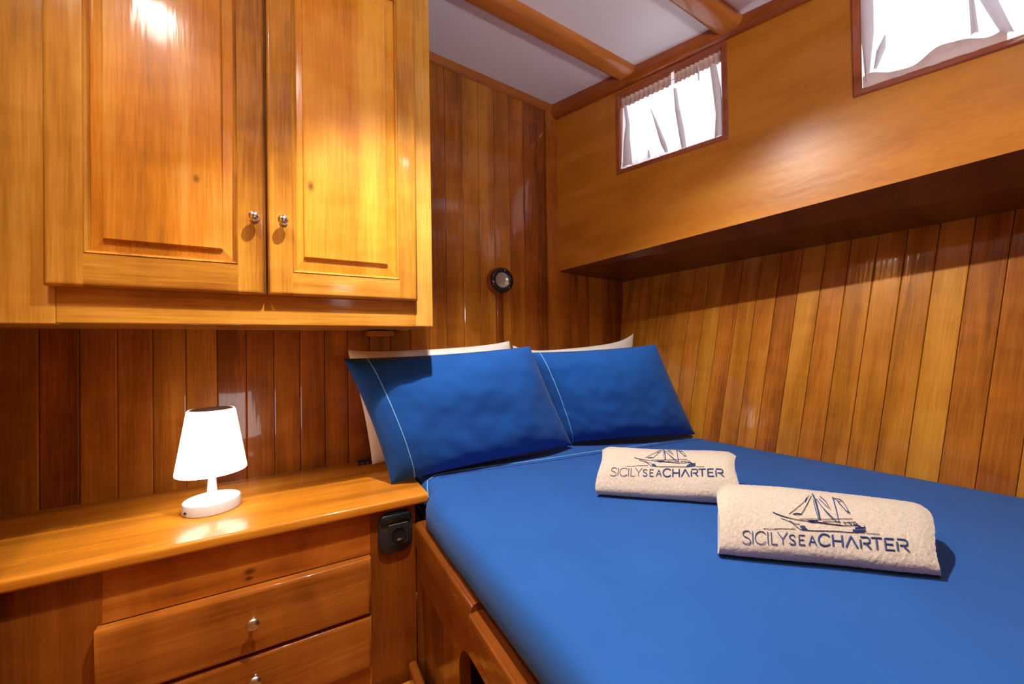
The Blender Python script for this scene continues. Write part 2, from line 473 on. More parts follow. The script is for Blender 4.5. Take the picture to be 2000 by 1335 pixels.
def beam(yc, x0, x1, tilt):
    bm = bmesh.new(); n = 14; prof = []
    wd, dp = 0.039, 0.030
    for (a, c) in ((-wd, 0.004), (-wd, -dp + 0.016), (-wd + 0.006, -dp + 0.005), (-wd + 0.016, -dp), (wd - 0.016, -dp), (wd - 0.006, -dp + 0.005), (wd, -dp + 0.016), (wd, 0.004)): prof.append((a, c))
    rows = []
    for i in range(n + 1):
        xx = lerp(x0, x1, i / n); yy = yc + tilt * (xx - 0.9)
        rows.append([bm.verts.new((xx, yy + a, cz(xx, yy) + c)) for a, c in prof])
    for a, b in zip(rows, rows[1:]):
        for k in range(len(prof)):
            k2 = (k + 1) % len(prof); bm.faces.new((a[k], b[k], b[k2], a[k2]))
    bm.faces.new(rows[0]); bm.faces.new(rows[-1][::-1])
    return obj('deck_beam', bm, W_trim, ceiling, smooth=True)
for yc, xr in ((1.100, 1.165), (0.733, 1.245), (0.367, 0.778), (0.0, 1.40), (-0.367, 1.48), (-0.733, 1.56)):
    beam(yc, -0.9, xr, -0.013)

hz = cz(0.96, 0.325)
ht = thing('deck_hatch', (0.96, 0.325, hz), 'frosted deck hatch in the ceiling above the berth', 'hatch')
bm = bmesh.new()
for (a0, a1, b0, b1) in ((HX0 - 0.02, HX1 + 0.02, HY0 - 0.02, HY0 + 0.004), (HX0 - 0.02, HX1 + 0.02, HY1 - 0.004, HY1 + 0.02), (HX0 - 0.02, HX0 + 0.004, HY0, HY1), (HX1 - 0.004, HX1 + 0.02, HY0, HY1)):
    box(bm, a0, a1, b0, b1, hz - 0.045, hz + 0.10, bev=0.002, seg=1)
obj('frame', bm, W_trim, ht)
obj('frosted_pane', B(HX0, HX1, HY0, HY1, hz + 0.065, hz + 0.073), M_hatch, ht)

# carline along the top of the cabin side
bm = bmesh.new(); rows = []
for i in range(12):
    s = -0.06 + 2.9 * i / 11
    p = pp(s, 0); zc = cz(p.x, p.y)
    rows.append([bm.verts.new(pp(s, z, d)) for z, d in ((zc + 0.01, 0.002), (zc + 0.01, 0.030), (zc - 0.040 + 0.03 * s, 0.030), (zc - 0.052 + 0.03 * s, 0.026), (zc - 0.060 + 0.03 * s, 0.016), (zc - 0.062 + 0.03 * s, 0.002))])
for a, b in zip(rows, rows[1:]):
    for k in range(6): bm.faces.new((a[k], b[k], b[(k + 1) % 6], a[(k + 1) % 6]))
bm.faces.new(rows[0]); bm.faces.new(rows[-1][::-1])
struct(obj('trim_1', bm, W_trim_y, smooth=True), 'heavy varnished beam where the cabin side meets the ceiling')
# cornice on the plank wall
bm = bmesh.new(); rows = []
for i in range(12):
    xx = lerp(0.345, 1.10, i / 11); zc = cz(xx, YB)
    rows.append([bm.verts.new((xx, YB + y, zc + z)) for y, z in ((0.0, 0.006), (-0.018, 0.006), (-0.018, -0.020), (-0.013, -0.030), (0.0, -0.033))])
for a, b in zip(rows, rows[1:]):
    for k in range(5): bm.faces.new((a[k], b[k], b[(k + 1) % 5], a[(k + 1) % 5]))
bm.faces.new(rows[0]); bm.faces.new(rows[-1][::-1])
struct(obj('trim_2', bm, W_trim, smooth=True), 'slim varnished cornice over the plank wall')

# bulkheads out of the frame, so the cabin is closed
struct(obj('wall_left', box(B(-0.56, -0.478, -1.22, 1.068, FL, 1.45), -0.95, -0.56, 1.02, 1.068, FL, 1.45), W_cab_v), 'varnished bulkhead at the left edge')
struct(obj('wall_alcove', B(-0.97, -0.93, 1.0, 1.52, FL, 1.35), W_plank), 'end of the counter alcove')
struct(obj('wall_front', B(-0.6, 2.5, -1.24, -1.2, FL, 1.50), W_cab_v), 'bulkhead behind the viewer')
struct(obj('baseboard_back', B(-0.475, 0.266, 1.03, 1.076, FL, -0.915, bev=0.004), W_top), 'light toe board under the drawers')
bm = bmesh.new()
box(bm, 0.262, 0.2865, 0.0, 1.09, FL, -0.875, bev=0.009, seg=3)
struct(obj('baseboard_right', bm, W_bed, smooth=True), 'rounded moulding at the foot of the berth front')

# ------------------------------------------------------------------ wall cupboard
YF, YD = 1.065, 1.042
cab = thing('wall_cupboard', (-0.2, 1.28, 0.055), 'honey varnished double-door wall cupboard hanging over the counter', 'cupboard')
CT = 1.235
obj('stile', B(-0.80, -0.401, YF, YF + 0.022, 0.055, CT, bev=0.002), W_cab_v, cab)
obj('stile', B(0.290, 0.340, YF, YF + 0.022, 0.058, CT, bev=0.002), W_cab_v, cab)
obj('stile', B(-0.085, -0.037, YF, YF + 0.022, 0.13, CT, bev=0.001), W_cab_v, cab)
obj('rail', B(-0.401, 0.290, YF, YF + 0.022, 0.057, 0.130, bev=0.002), W_cab_h, cab)
obj('rail', B(-0.401, 0.290, YF, YF + 0.022, 1.03, CT, bev=0.002), W_cab_h, cab)
obj('side_panel', B(0.322, 0.339, YF + 0.022, YB - 0.001, 0.060, CT), W_cab_v, cab)
obj('bottom_board', B(-0.80, 0.322, YF + 0.022, YB - 0.001, 0.064, 0.082), W_cab_h, cab)
W_door_l = wood('varnish_door_panel', HD, srgb(208, 128, 34), HL, 'Z', knots=((0.05, -0.01, -0.20, 0.008),), coat=0.5, coat_rough=0.10)
W_door_r = wood('varnish_door_panel_knot', HD, srgb(212, 134, 36), srgb(234, 168, 60), 'Z', figure=0.5, knots=((-0.085, -0.01, -0.17, 0.011),), coat=0.4, coat_rough=0.16)

def door(x0, x1, z0, z1, ix0, ix1, iz0, iz1, fx0, fx1, fz0, fz1, knob_x, knob_z, side, wp):
    label = 'left' if side < 0 else 'right'
    d = bpy.data.objects.new('door', None); COL.objects.link(d); d.empty_display_size = 0.05
    WORG[d] = V(((x0 + x1) / 2, YF, z0)); d.parent = cab; d.location = WORG[d] - WORG[cab]
    def board(nm, a, b, c, e, m):
        bm = B(a, b, YD, YF - 0.001, c, e)
        es = [q for q in bm.edges if all(abs(v.co.y - YD) < 1e-5 for v in q.verts)]
        bmesh.ops.bevel(bm, geom=es, offset=0.0012, segments=2, profile=0.5, affect='EDGES')
        return obj(nm, bm, m, d)
    def outer_round(nm, a, b, c, e, m, sides):
        bm = B(a, b, YD, YF - 0.001, c, e)
        def on(q, s):
            ax, val = {'l': (0, a), 'r': (0, b), 'b': (2, c), 't': (2, e)}[s]
            return all(abs(v.co[ax] - val) < 1e-5 and abs(v.co.y - YD) < 1e-5 for v in q.verts)
        big = [q for q in bm.edges if any(on(q, s) for s in sides)]
        bmesh.ops.bevel(bm, geom=big, offset=0.009, segments=4, profile=0.6, affect='EDGES')
        return obj(nm, bm, m, d, smooth=True)
    outer_round('stile', x0, ix0, z0, z1, W_cab_v, 'lb' if side < 0 else 'lb')
    outer_round('stile', ix1, x1, z0, z1, W_cab_v, 'rb')
    outer_round('rail', ix0, ix1, z0, iz0, W_cab_h, 'b')
    outer_round('rail', ix0, ix1, iz1, z1, W_cab_h, 't')
    # stuck moulding around the opening
    bm = bmesh.new(); loops = []
    for (i, y) in ((-0.0002, YD + 0.001), (0.0025, YD - 0.0012), (0.006, YD + 0.0012), (0.008, YD + 0.0062), (0.008, YD + 0.012)):
        loops.append([bm.verts.new((a, y, c)) for a, c in ((ix0 + i, iz0 + i), (ix1 - i, iz0 + i), (ix1 - i, iz1 - i), (ix0 + i, iz1 - i))])
    for a, b in zip(loops, loops[1:]):
        for k in range(4): bm.faces.new((a[k], a[(k + 1) % 4], b[(k + 1) % 4], b[k]))
    obj('moulding', bm, W_cab_v, d)
    # raised and fielded panel
    bm = bmesh.new(); loops = []
    def loop(a0, a1, c0, c1, y): loops.append([bm.verts.new((a, y, c)) for a, c in ((a0, c0), (a1, c0), (a1, c1), (a0, c1))])
    loop(ix0, ix1, iz0, iz1, YD + 0.0115)
    loop(fx0 - 0.001, fx1 + 0.001, fz0 - 0.001, fz1 + 0.001, YD + 0.0052)
    loop(fx0, fx1, fz0, fz1, YD + 0.001)
    loop(fx0 + 0.002, fx1 - 0.002, fz0 + 0.002, fz1 - 0.002, YD - 0.0004)
    for a, b in zip(loops, loops[1:]):
        for k in range(4): bm.faces.new((a[k], a[(k + 1) % 4], b[(k + 1) % 4], b[k]))
    bm.faces.new(loops[-1])
    obj('raised_panel', bm, wp, d)
    kb = lathe(bmesh.new(), [(0, 0), (0.0085, 0), (0.0085, 0.0025), (0.0045, 0.005), (0.0042, 0.010), (0.0075, 0.0135), (0.0105, 0.0165), (0.0118, 0.0205), (0.0108, 0.0250), (0.007, 0.0285), (0, 0.0295)], 28, (knob_x, YD, knob_z), (0, -1, 0))
    k = obj('knob', kb, M_chrome, d, smooth=True); k['label'] = 'round polished chrome knob'
    d['label'] = '%s hand raised panel cupboard door' % label
    return d
door(-0.410, -0.0605, 0.126, 1.02, -0.356, -0.112, 0.190, 0.945, -0.329, -0.140, 0.221, 0.905, -0.080, 0.297, -1, W_door_l)
door(-0.0565, 0.292, 0.127, 1.02, -0.006, 0.243, 0.180, 0.945, 0.018, 0.212, 0.219, 0.905, -0.024, 0.297, 1, W_door_r)
# small cleat under the cupboard
tag(obj('wooden_cleat', B(0.218, 0.305, 1.40, YB - 0.001, 0.040, 0.0595, bev=0.002), W_trim), 'short wooden cleat fixed under the cupboard against the planks', 'cleat')

# ------------------------------------------------------------------ counter and drawer unit
CZ = -0.414
bm = B(-0.92, 0.321, 1.072, YB - 0.001, CZ - 0.026, CZ)
es = [e for e in bm.edges if all(abs(v.co.y - 1.072) < 1e-5 for v in e.verts) and abs(e.verts[0].co.z - e.verts[1].co.z) < 1e-5]
bmesh.ops.bevel(bm, geom=es, offset=0.007, segments=4, profile=0.5, affect='EDGES')
tag(obj('countertop', bm, W_top, smooth=True), 'glossy honey wooden counter slab with rounded front edge under the lamp', 'countertop')

YC, YDR = 1.095, 1.069
du = thing('drawer_unit', (-0.1, 1.25, FL), 'varnished wooden bedside drawer unit under the honey counter', 'drawers')
obj('stile', B(-0.560, -0.349, YC, YC + 0.02, FL, CZ - 0.026), W_low_v, du)
obj('stile', B(0.168, 0.290, YC, YC + 0.02, FL, CZ - 0.026), W_low_v, du)
W_fascia = wood('varnish_fascia_knot', ND, srgb(176, 94, 24), NL, 'X', figure=0.7, knots=((-0.01, -0.01, -0.024, 0.010), (-0.012, -0.01, -0.040, 0.007)))
obj('fascia', B(-0.349, 0.168, YC + 0.001, YC + 0.02, -0.552, CZ - 0.026), W_fascia, du)
obj('rail', B(-0.349, 0.168, YC + 0.001, YC + 0.02, FL, -0.838), W_low_h, du)
obj('side_panel', B(0.272, 0.290, YC + 0.02, YB - 0.002, FL, CZ - 0.026), W_low_v, du)
def drawer(x0, x1, z0, z1, kx, kz):
    bm = B(x0, x1, YDR, YC - 0.001, z0, z1)
    es = [q for q in bm.edges if all(abs(v.co.y - YDR) < 1e-5 for v in q.verts)]
    bmesh.ops.bevel(bm, geom=es, offset=0.010, segments=4, profile=0.6, affect='EDGES')
    d = obj('drawer', bm, W_low_h, du, smooth=True)
    kb = lathe(bmesh.new(), [(0, 0), (0.006, 0), (0.0048, 0.004), (0.0042, 0.012), (0.007, 0.0145), (0.0120, 0.016), (0.0136, 0.019), (0.0120, 0.0225), (0.007, 0.0248), (0, 0.0255)], 28, (kx, YDR, kz), (0, -1, 0))
    k = obj('knob', kb, M_nickel, d, smooth=True); k['label'] = 'flat round satin metal knob'
drawer(-0.355, 0.166, -0.697, -0.553, -0.092, -0.619)
drawer(-0.355, 0.166, -0.837, -0.704, -0.089, -0.750)
obj('back_board', B(-0.349, 0.168, YC + 0.03, YC + 0.04, FL, CZ - 0.03), W_low_v, du)

# ------------------------------------------------------------------ power socket
sk = thing('power_socket', (0.233, YC, -0.56), 'black plastic power socket with flap on the right post of the drawer unit', 'socket')
def rounded_plate(bm, cx, z0, z1, hw, y0, y1, r, n=6, ch=0.003, oct_=0.0):
    def outline(i):
        pts = []
        rr = max(r - i, 0.002)
        for (sx, sz, a0) in ((1, 1, 0), (-1, 1, 90), (-1, -1, 180), (1, -1, 270)):
            for k in range(n + 1):
                a = math.radians(a0 + 90 * k / n)
                px_ = cx + sx * (hw - i - rr) + rr * math.cos(a)
                pz_ = (z1 - i - rr if sz > 0 else z0 + i + rr) + rr * math.sin(a)
                pts.append((px_, pz_))
        return pts
    loops = []
    for (i, y) in ((0, y1), (0, y0 + ch), (ch, y0)):
        loops.append([bm.verts.new((a, y, c)) for a, c in outline(i)])
    for a, b in zip(loops, loops[1:]):
        m_ = len(a)
        for k in range(m_): bm.faces.new((a[k], a[(k + 1) % m_], b[(k + 1) % m_], b[k]))
    bm.faces.new(loops[-1]); bm.faces.new(loops[0][::-1])
    return bm
obj('cover_plate', rounded_plate(bmesh.new(), 0.233, -0.562, -0.452, 0.046, YC - 0.012, YC - 0.0005, 0.030, ch=0.004), M_black, sk, smooth=True)
obj('flap', rounded_plate(bmesh.new(), 0.233, -0.479, -0.4545, 0.042, YC - 0.017, YC - 0.0121, 0.011, ch=0.003), M_black_gloss, sk, smooth=True)
ins = obj('socket_insert', rounded_plate(bmesh.new(), 0.240, -0.540, -0.482, 0.0275, YC - 0.0155, YC - 0.0121, 0.004, ch=0.0015), M_black, sk)
rb = lathe(bmesh.new(), [(0.0200, 0), (0.0200, 0.0025), (0.0185, 0.0032), (0.0168, 0.0025), (0.0160, -0.0000)], 32, (0.240, YC - 0.0155, -0.511), (0, -1, 0))
obj('rim', rb, M_black_gloss, ins, smooth=True)
obj('recess', lathe(bmesh.new(), [(0, 0.0003), (0.0165, 0.0003), (0.0168, 0)], 32, (0.240, YC - 0.0155, -0.511), (0, -1, 0)), M_hole, ins)
for sx in (-0.0075, 0.0075):
    obj('pin_hole', lathe(bmesh.new(), [(0, 0.0008), (0.0026, 0.0008), (0.003, 0)], 14, (0.240 + sx, YC - 0.0158, -0.511), (0, -1, 0)), M_black_gloss, ins)
c_ = obj('earth_clip', B(0.236, 0.246, YC - 0.0185, YC - 0.0155, -0.5285, -0.5235, bev=0.001), M_nickel, ins); c_['label'] = 'bright metal earth clip'
obj('screw', lathe(bmesh.new(), [(0, 0.001), (0.002, 0.001), (0.0025, 0)], 12, (0.2645, YC - 0.012, -0.486), (0, -1, 0)), M_nickel, sk)

# ------------------------------------------------------------------ table lamp
LX, LY = -0.197, 1.272
tl = thing('table_lamp', (LX, LY, CZ), 'small white cordless table lamp glowing on the counter', 'lamp')
base = obj('base', lathe(bmesh.new(), [(0, 0), (0.0595, 0), (0.0615, 0.0015), (0.0615, 0.0250), (0.0600, 0.0270), (0, 0.0270)], 64, (LX, LY, CZ)), M_lampwhite, tl, smooth=True)
a = math.radians(222)
c_ = obj('charging_port', B(LX - 0.050, LX - 0.0445, LY - 0.0435, LY - 0.036, CZ + 0.010, CZ + 0.0135), M_hole, base); c_['label'] = 'dark charging port'
obj('stem', lathe(bmesh.new(), [(0, 0.027), (0.0125, 0.027), (0.0112, 0.040), (0.0085, 0.075), (0.0072, 0.105), (0.0072, 0.120), (0, 0.120)], 24, (LX, LY, CZ)), M_lampwhite, tl, smooth=True)
sh = obj('lamp_shade', lathe(bmesh.new(), [(0.0715, 0.1005), (0.0755, 0.0985), (0.0762, 0.1010), (0.0515, 0.2560), (0.0490, 0.2600), (0.0455, 0.2585), (0.0485, 0.2540), (0.0735, 0.1035)], 120, (LX, LY, CZ), rib=0.0003), M_shade, tl, smooth=True)
sh['label'] = 'glowing white ribbed shade'
cp = obj('top_cap', lathe(bmesh.new(), [(0, 0.2606), (0.0455, 0.2606), (0.0470, 0.2598), (0.0470, 0.2560), (0, 0.2560)], 48, (LX, LY, CZ)), M_cap, tl)
cp['label'] = 'grey-blue top disc'
obj('bulb_disc', lathe(bmesh.new(), [(0, 0.122), (0.030, 0.122), (0.030, 0.118), (0, 0.118)], 32, (LX, LY, CZ)), M_lampwhite, tl)

# small black thing in the corner of the counter
pa = thing('power_adapter', (0.205, 1.465, CZ), 'flat black plug lying in the counter corner behind the blue pillow', 'adapter')
obj('case', B(0.185, 0.232, 1.450, 1.485, CZ + 0.0005, CZ + 0.011, bev=0.003), M_black, pa)
for dx in (0.200, 0.216):
    obj('contact', B(dx - 0.004, dx + 0.004, 1.4485, 1.4501, CZ + 0.004, CZ + 0.007), M_nickel, pa)

# ------------------------------------------------------------------ round wall light and its cable cover
WS = lambda prof: [(1.16 * r_q, 1.16 * z_q) for r_q, z_q in prof]
wl = thing('wall_light', (0.779, YB, 0.235), 'small round wall light in a black bezel on the plank wall above the pillows', 'lamp')
WLC = (0.777, YB - 0.0008, 0.284)
obj('mounting_ring', lathe(bmesh.new(), WS([(0, 0), (0.0500, 0), (0.0510, 0.003), (0.0500, 0.006), (0.0450, 0.010), (0.0450, 0.022), (0.043, 0.024), (0, 0.024)]), 48, WLC, (0, -1, 0)), M_ring, wl, smooth=True)
WLC2 = (0.777, YB - 0.0288, 0.284)
obj('bezel', lathe(bmesh.new(), WS([(0.0430, 0), (0.0465, 0.002), (0.0465, 0.009), (0.0430, 0.0125), (0.0310, 0.0125), (0.0285, 0.010), (0.0285, 0.000)]), 48, WLC2, (0, -1, 0)), M_black_gloss, wl, smooth=True)
ds = obj('dish', lathe(bmesh.new(), WS([(0.0285, 0.009), (0.022, 0.0050), (0.012, 0.0025), (0.005, 0.0018), (0.005, 0.006), (0.0035, 0.0075), (0, 0.0075)]), 40, WLC2, (0, -1, 0)), M_dish, wl, smooth=True)
ds['label'] = 'pale frosted reflector dish'
for k in range(3):
    a = math.radians(75 + 120 * k)
    obj('screw', lathe(bmesh.new(), WS([(0, 0.0016), (0.0022, 0.0014), (0.0028, 0)]), 12, (WLC2[0] + 0.043 * math.cos(a), WLC2[1] - 0.0145, WLC2[2] + 0.043 * math.sin(a)), (0, -1, 0)), M_nickel, wl)
bm = bmesh.new()
box(bm, 0.765, 0.796, YB - 0.010, YB - 0.001, -0.38, 0.232, bev=0.003)
tag(obj('cable_cover', bm, W_plank), 'slim wooden cable cover strip running down from the round wall light', 'cable cover')

# ------------------------------------------------------------------ berth
bed = thing('berth', (0.9, 0.4, FL), 'built-in varnished wooden berth with raised panels under the blue mattress', 'bed')
X0 = 0.2875
bm = B(X0, 0.325, 0.690, 1.093, -0.56, -0.497)
es = [e for e in bm.edges if all(abs(v.co.x - X0) < 1e-5 and abs(v.co.z + 0.497) < 1e-5 for v in e.verts)]
bmesh.ops.bevel(bm, geom=es, offset=0.012, segments=4, profile=0.5, affect='EDGES')
obj('rail', bm, W_bed, bed, smooth=True)
# cupboard front between the counter and the arch
obj('post', B(X0 + 0.004, 0.312, 1.058, 1.093, FL, -0.56, bev=0.001), W_bed_v, bed)
obj('board', B(X0 + 0.004, 0.312, 0.80, 1.058, -0.648, -0.56, bev=0.001), W_bed, bed)
obj('post', B(X0 + 0.004, 0.312, 0.80, 0.868, FL, -0.648, bev=0.001), W_bed_v, bed)
bm = bmesh.new(); loops = []
for (i, xq) in ((0, X0 + 0.004), (0.006, X0 + 0.012), (0.02, X0 + 0.010)):
    loops.append([bm.verts.new((xq, a, c)) for a, c in ((0.868 + i, FL), (1.058 - i, FL), (1.058 - i, -0.648 - i), (0.868 + i, -0.648 - i))])
for p_, q_ in zip(loops, loops[1:]):
    for k in range(4): bm.faces.new((p_[k], p_[(k + 1) % 4], q_[(k + 1) % 4], q_[k]))
bm.faces.new(loops[-1])
obj('raised_panel', bm, W_bed_v, bed)
# fascia with the arched opening, nearer the viewer
bm = bmesh.new()
outer = [(0.80, FL), (0.80, -0.56), (-0.45, -0.56), (-0.45, FL)]
cr_ = 0.06
arch = [(0.10, FL)] + [(0.10 + cr_ - cr_ * math.cos(math.radians(t)), -0.607 - cr_ + cr_ * math.sin(math.radians(t))) for t in range(0, 91, 15)]
arch += [(0.765 - cr_ + cr_ * math.sin(math.radians(t)), -0.607 - cr_ + cr_ * math.cos(math.radians(t))) for t in range(0, 91, 15)] + [(0.765, FL)]
poly = [(-0.45, FL)] + arch + [(0.80, FL), (0.80, -0.56), (-0.45, -0.56)]
f = bm.faces.new([bm.verts.new((X0 + 0.003, a, c)) for a, c in poly])
r_ = bmesh.ops.extrude_face_region(bm, geom=[f])
for g_ in r_['geom']:
    if isinstance(g_, bmesh.types.BMVert): g_.co.x += 0.026
bmesh.ops.triangulate(bm, faces=[f_ for f_ in bm.faces if len(f_.verts) > 4])
obj('arched_board', bm, W_bed, bed)
bm = B(X0 - 0.008, 0.325, -0.45, 0.6895, -0.562, -0.512)
es = [e for e in bm.edges if all(abs(v.co.x - X0 + 0.008) < 1e-5 for v in e.verts) and not all(abs(v.co.z + 0.562) < 1e-5 for v in e.verts)]
bmesh.ops.bevel(bm, geom=es, offset=0.007, segments=4, profile=0.5, affect='EDGES')
obj('rail', bm, W_bed, bed, smooth=True)
obj('base_board', B(0.325, 1.46, -0.45, 1.46, -0.525, -0.498), W_bed, bed)
obj('inner_panel', B(1.20, 1.215, -0.45, 1.09, FL, -0.526), W_bed_v, bed)

# mattress in its fitted sheet
def hullx(y, z): return (WA.dot(WN) - WN.y * y - WN.z * z) / WN.x
ZM = -0.400
def outline(i):
    """closed outline, inset by i"""
    c = []
    c += [(0.298 + i, y) for y in [-0.42 + k * 0.06 for k in range(24)]]
    c += [(0.299 + i, 1.015), (0.304 + i, 1.040), (0.316 + i, 1.060), (0.324 + i, 1.085), (0.3255 + i, 1.12), (0.326 + i, 1.20), (0.326 + i, 1.30), (0.327 + i, 1.38)]
    c += [(0.335 + i, 1.43 - i), (0.37 + i, 1.455 - i)]
    xr = hullx(1.455, ZM) - 0.03
    c += [(lerp(0.42, xr - 0.06, k / 12), 1.46 - i) for k in range(13)]
    c += [(xr - 0.02 - i, 1.45 - i), (xr - 0.006 - i, 1.42 - i)]
    for k in range(24):
        y = 1.36 - 1.78 * k / 23
        c.append((hullx(y, ZM) - 0.010 - i, y))
    xl = c[-1][0]
    c += [(lerp(xl - 0.05, 0.36, k / 12), -0.44 + i) for k in range(13)]
    return c
bm = bmesh.new(); rings = []
for (i, z) in ((0.030, -0.4965), (0.012, -0.494), (0.003, -0.486), (0.0, -0.47), (0.001, -0.445), (0.006, -0.425), (0.016, -0.411), (0.030, -0.4035), (0.050, -0.4005), (0.08, ZM)):
    row = []
    for (xq, yq) in outline(i):
        dz = -0.0012 * abs(noise.noise(V((xq * 5, yq * 5, z * 3))) )
        row.append(bm.verts.new((xq + 0.0015 * noise.noise(V((xq * 9, yq * 9, 3))), yq, z + dz)))
    rings.append(row)
n_ = len(rings[0])
for a, b in zip(rings, rings[1:]):
    for k in range(n_): bm.faces.new((a[k], a[(k + 1) % n_], b[(k + 1) % n_], b[k]))
bm.faces.new(rings[0][::-1]); bm.faces.new(rings[-1])
bmesh.ops.triangulate(bm, faces=[f_ for f_ in bm.faces if len(f_.verts) > 4])
mat_o = tag(obj('mattress', bm, M_sheet, smooth=True), 'thick berth mattress in a smooth royal blue fitted sheet', 'mattress')
hem = [(0.3245, 1.080, -0.430), (0.330, 1.110, -0.414), (0.342, 1.145, -0.404), (0.372, 1.168, -0.3995)]
hem += [(lerp(0.42, 1.36, k / 14), lerp(1.172, 1.056, k / 14) + 0.003 * math.sin(k), ZM + 0.0006) for k in range(15)] + [(1.46, 1.042, ZM)]
c_ = obj('piping', tube(bmesh.new(), hem, 0.0013), M_piping, mat_o); c_['label'] = 'thin pale blue piping line'
hem2 = [(p[0] + 0.004, p[1] - 0.030, p[2]) for p in hem[3:]]
c_ = obj('hem_fold', tube(bmesh.new(), hem2, 0.0016), M_crease, mat_o)

# ------------------------------------------------------------------ pillows
def pillow_fn(TL, TR, BR, BL, tf, tb, seed, sag=0.0, wr=0.004, ear=0.05, full=2.6, nrm=None, flat_left=0.0, bow=0.0):
    TL, TR, BR, BL = map(V, (TL, TR, BR, BL))
    ex = ((TR - TL) + (BR - BL)).normalized(); ez = ((TL - BL) + (TR - BR)).normalized()
    nf = nrm if nrm else ex.cross(ez).normalized()
    if nf.y > 0: nf = -nf
    def fn(s, t, side):
        se = s * (1 - ear * (1 - t * t) * abs(s)); te = t * (1 - ear * 1.2 * (1 - s * s) * abs(t))
        u, v = (se + 1) / 2, (te + 1) / 2
        p = lerp(lerp(BL, BR, u), lerp(TL, TR, u), v)
        p = p - V((0, 0, bow * (1 - abs(s) ** 5) * v))
        e = max(0.0, (1 - abs(s) ** full)) ** 0.60 * max(0.0, (1 - abs(t) ** full)) ** 0.55
        if flat_left and s < -0.55:
            e *= lerp(1.0, flat_left, min(1, (-0.55 - s) / 0.45)) if s > -0.999 else 1
        th = (tf if side > 0 else -tb) * e
        if side > 0:
            q = V((s * 2.3 + seed, t * 1.6, seed))
            th += wr * 1.6 * noise.noise(q * 1.2) * e + wr * 0.8 * noise.noise(q * 3.1) * e
            c = abs(s) * abs(t)
            th += wr * c * noise.noise(V((s * 9 + t * 9, s - t, seed))) * e
            th += 0.35 * wr * (1 - e) * noise.noise(V((s * 26, t * 3, seed))) * (e > 0)
        return p + nf * th - V((0, 0, sag * (1 - t) * 0.25 * (1 - s * s)))
    return fn, nf
def pillow(name, fn, m, label, group, n=56, mm=36):
    bm = bmesh.new()
    edge = {}
    def mk(side):
        g = []
        for i in range(n + 1):
            row = []
            s = math.sin(math.pi / 2 * (-1 + 2 * i / n)) * 0.35 + (-1 + 2 * i / n) * 0.65
            for j in range(mm + 1):
                t = math.sin(math.pi / 2 * (-1 + 2 * j / mm)) * 0.35 + (-1 + 2 * j / mm) * 0.65
                if i in (0, n) or j in (0, mm):
                    if (i, j) not in edge: edge[(i, j)] = bm.verts.new(fn(s, t, 1))
                    row.append(edge[(i, j)])
                else: row.append(bm.verts.new(fn(s, t, side)))
            g.append(row)
        grid_faces(bm, g)
    mk(1); mk(-1)
    for v in bm.verts:                                              # the underside settles on the mattress or the counter
        v.co.z = max(v.co.z, -0.3985 if v.co.x > 0.318 else -0.4125)
    return tag(obj(name, bm, m, smooth=True), label, 'pillow', group)

WP = 'white pillows against the plank wall'
f1, _ = pillow_fn((0.150, 1.405, -0.006), (0.775, 1.405, 0.020), (0.87, 1.385, -0.385), (0.222, 1.385, -0.398), 0.055, 0.06, 3.3, wr=0.004, ear=0.03, bow=0.008)
pillow('pillow', f1, M_white_cloth, 'white pillow standing behind the left blue pillow', WP)
f2, _ = pillow_fn((0.80, 1.425, 0.003), (1.425, 1.335, 0.050), (1.39, 1.31, -0.385), (0.90, 1.40, -0.385), 0.05, 0.05, 8.1, wr=0.004, ear=0.03, bow=0.034)
pillow('pillow', f2, M_white_cloth, 'white pillow standing behind the right blue pillow, one corner poking up', WP)
BP = 'blue pillows at the head of the berth'
f3, n3 = pillow_fn((0.121, 1.245, -0.031), (0.752, 1.205, -0.003), (0.925, 1.185, -0.388), (0.246, 1.195, -0.411), 0.095, 0.060, 1.7, wr=0.006, ear=0.035, full=3.2, nrm=V((0, -1, 0.06)).normalized())
p3 = pillow('pillow', f3, M_pillow, 'blue pillow beside the counter, its left end in shadow', BP)
f4, n4 = pillow_fn((0.80, 1.285, -0.028), (1.285, 1.085, -0.004), (1.455, 1.035, -0.383), (0.90, 1.245, -0.392), 0.095, 0.065, 5.2, wr=0.007, ear=0.03, full=3.0, nrm=V((-0.36, -0.93, 0.06)).normalized())
p4 = pillow('pillow', f4, M_pillow, 'blue pillow beside the hull planks, right of the other blue one', BP)
def piping(p, fn, nf, s0, s1):
    pts = []
    for k in range(41):
        t = 0.985 - 1.97 * k / 40
        s = lerp(s0, s1, k / 40)
        pts.append(fn(s, t, 1) + nf * 0.0006)
    c = obj('piping', tube(bmesh.new(), pts, 0.0015), M_piping, p); c['label'] = 'thin pale blue piping line'
piping(p3, f3, n3, -0.80, -0.80)
piping(p4, f4, n4, -0.86, -0.80)

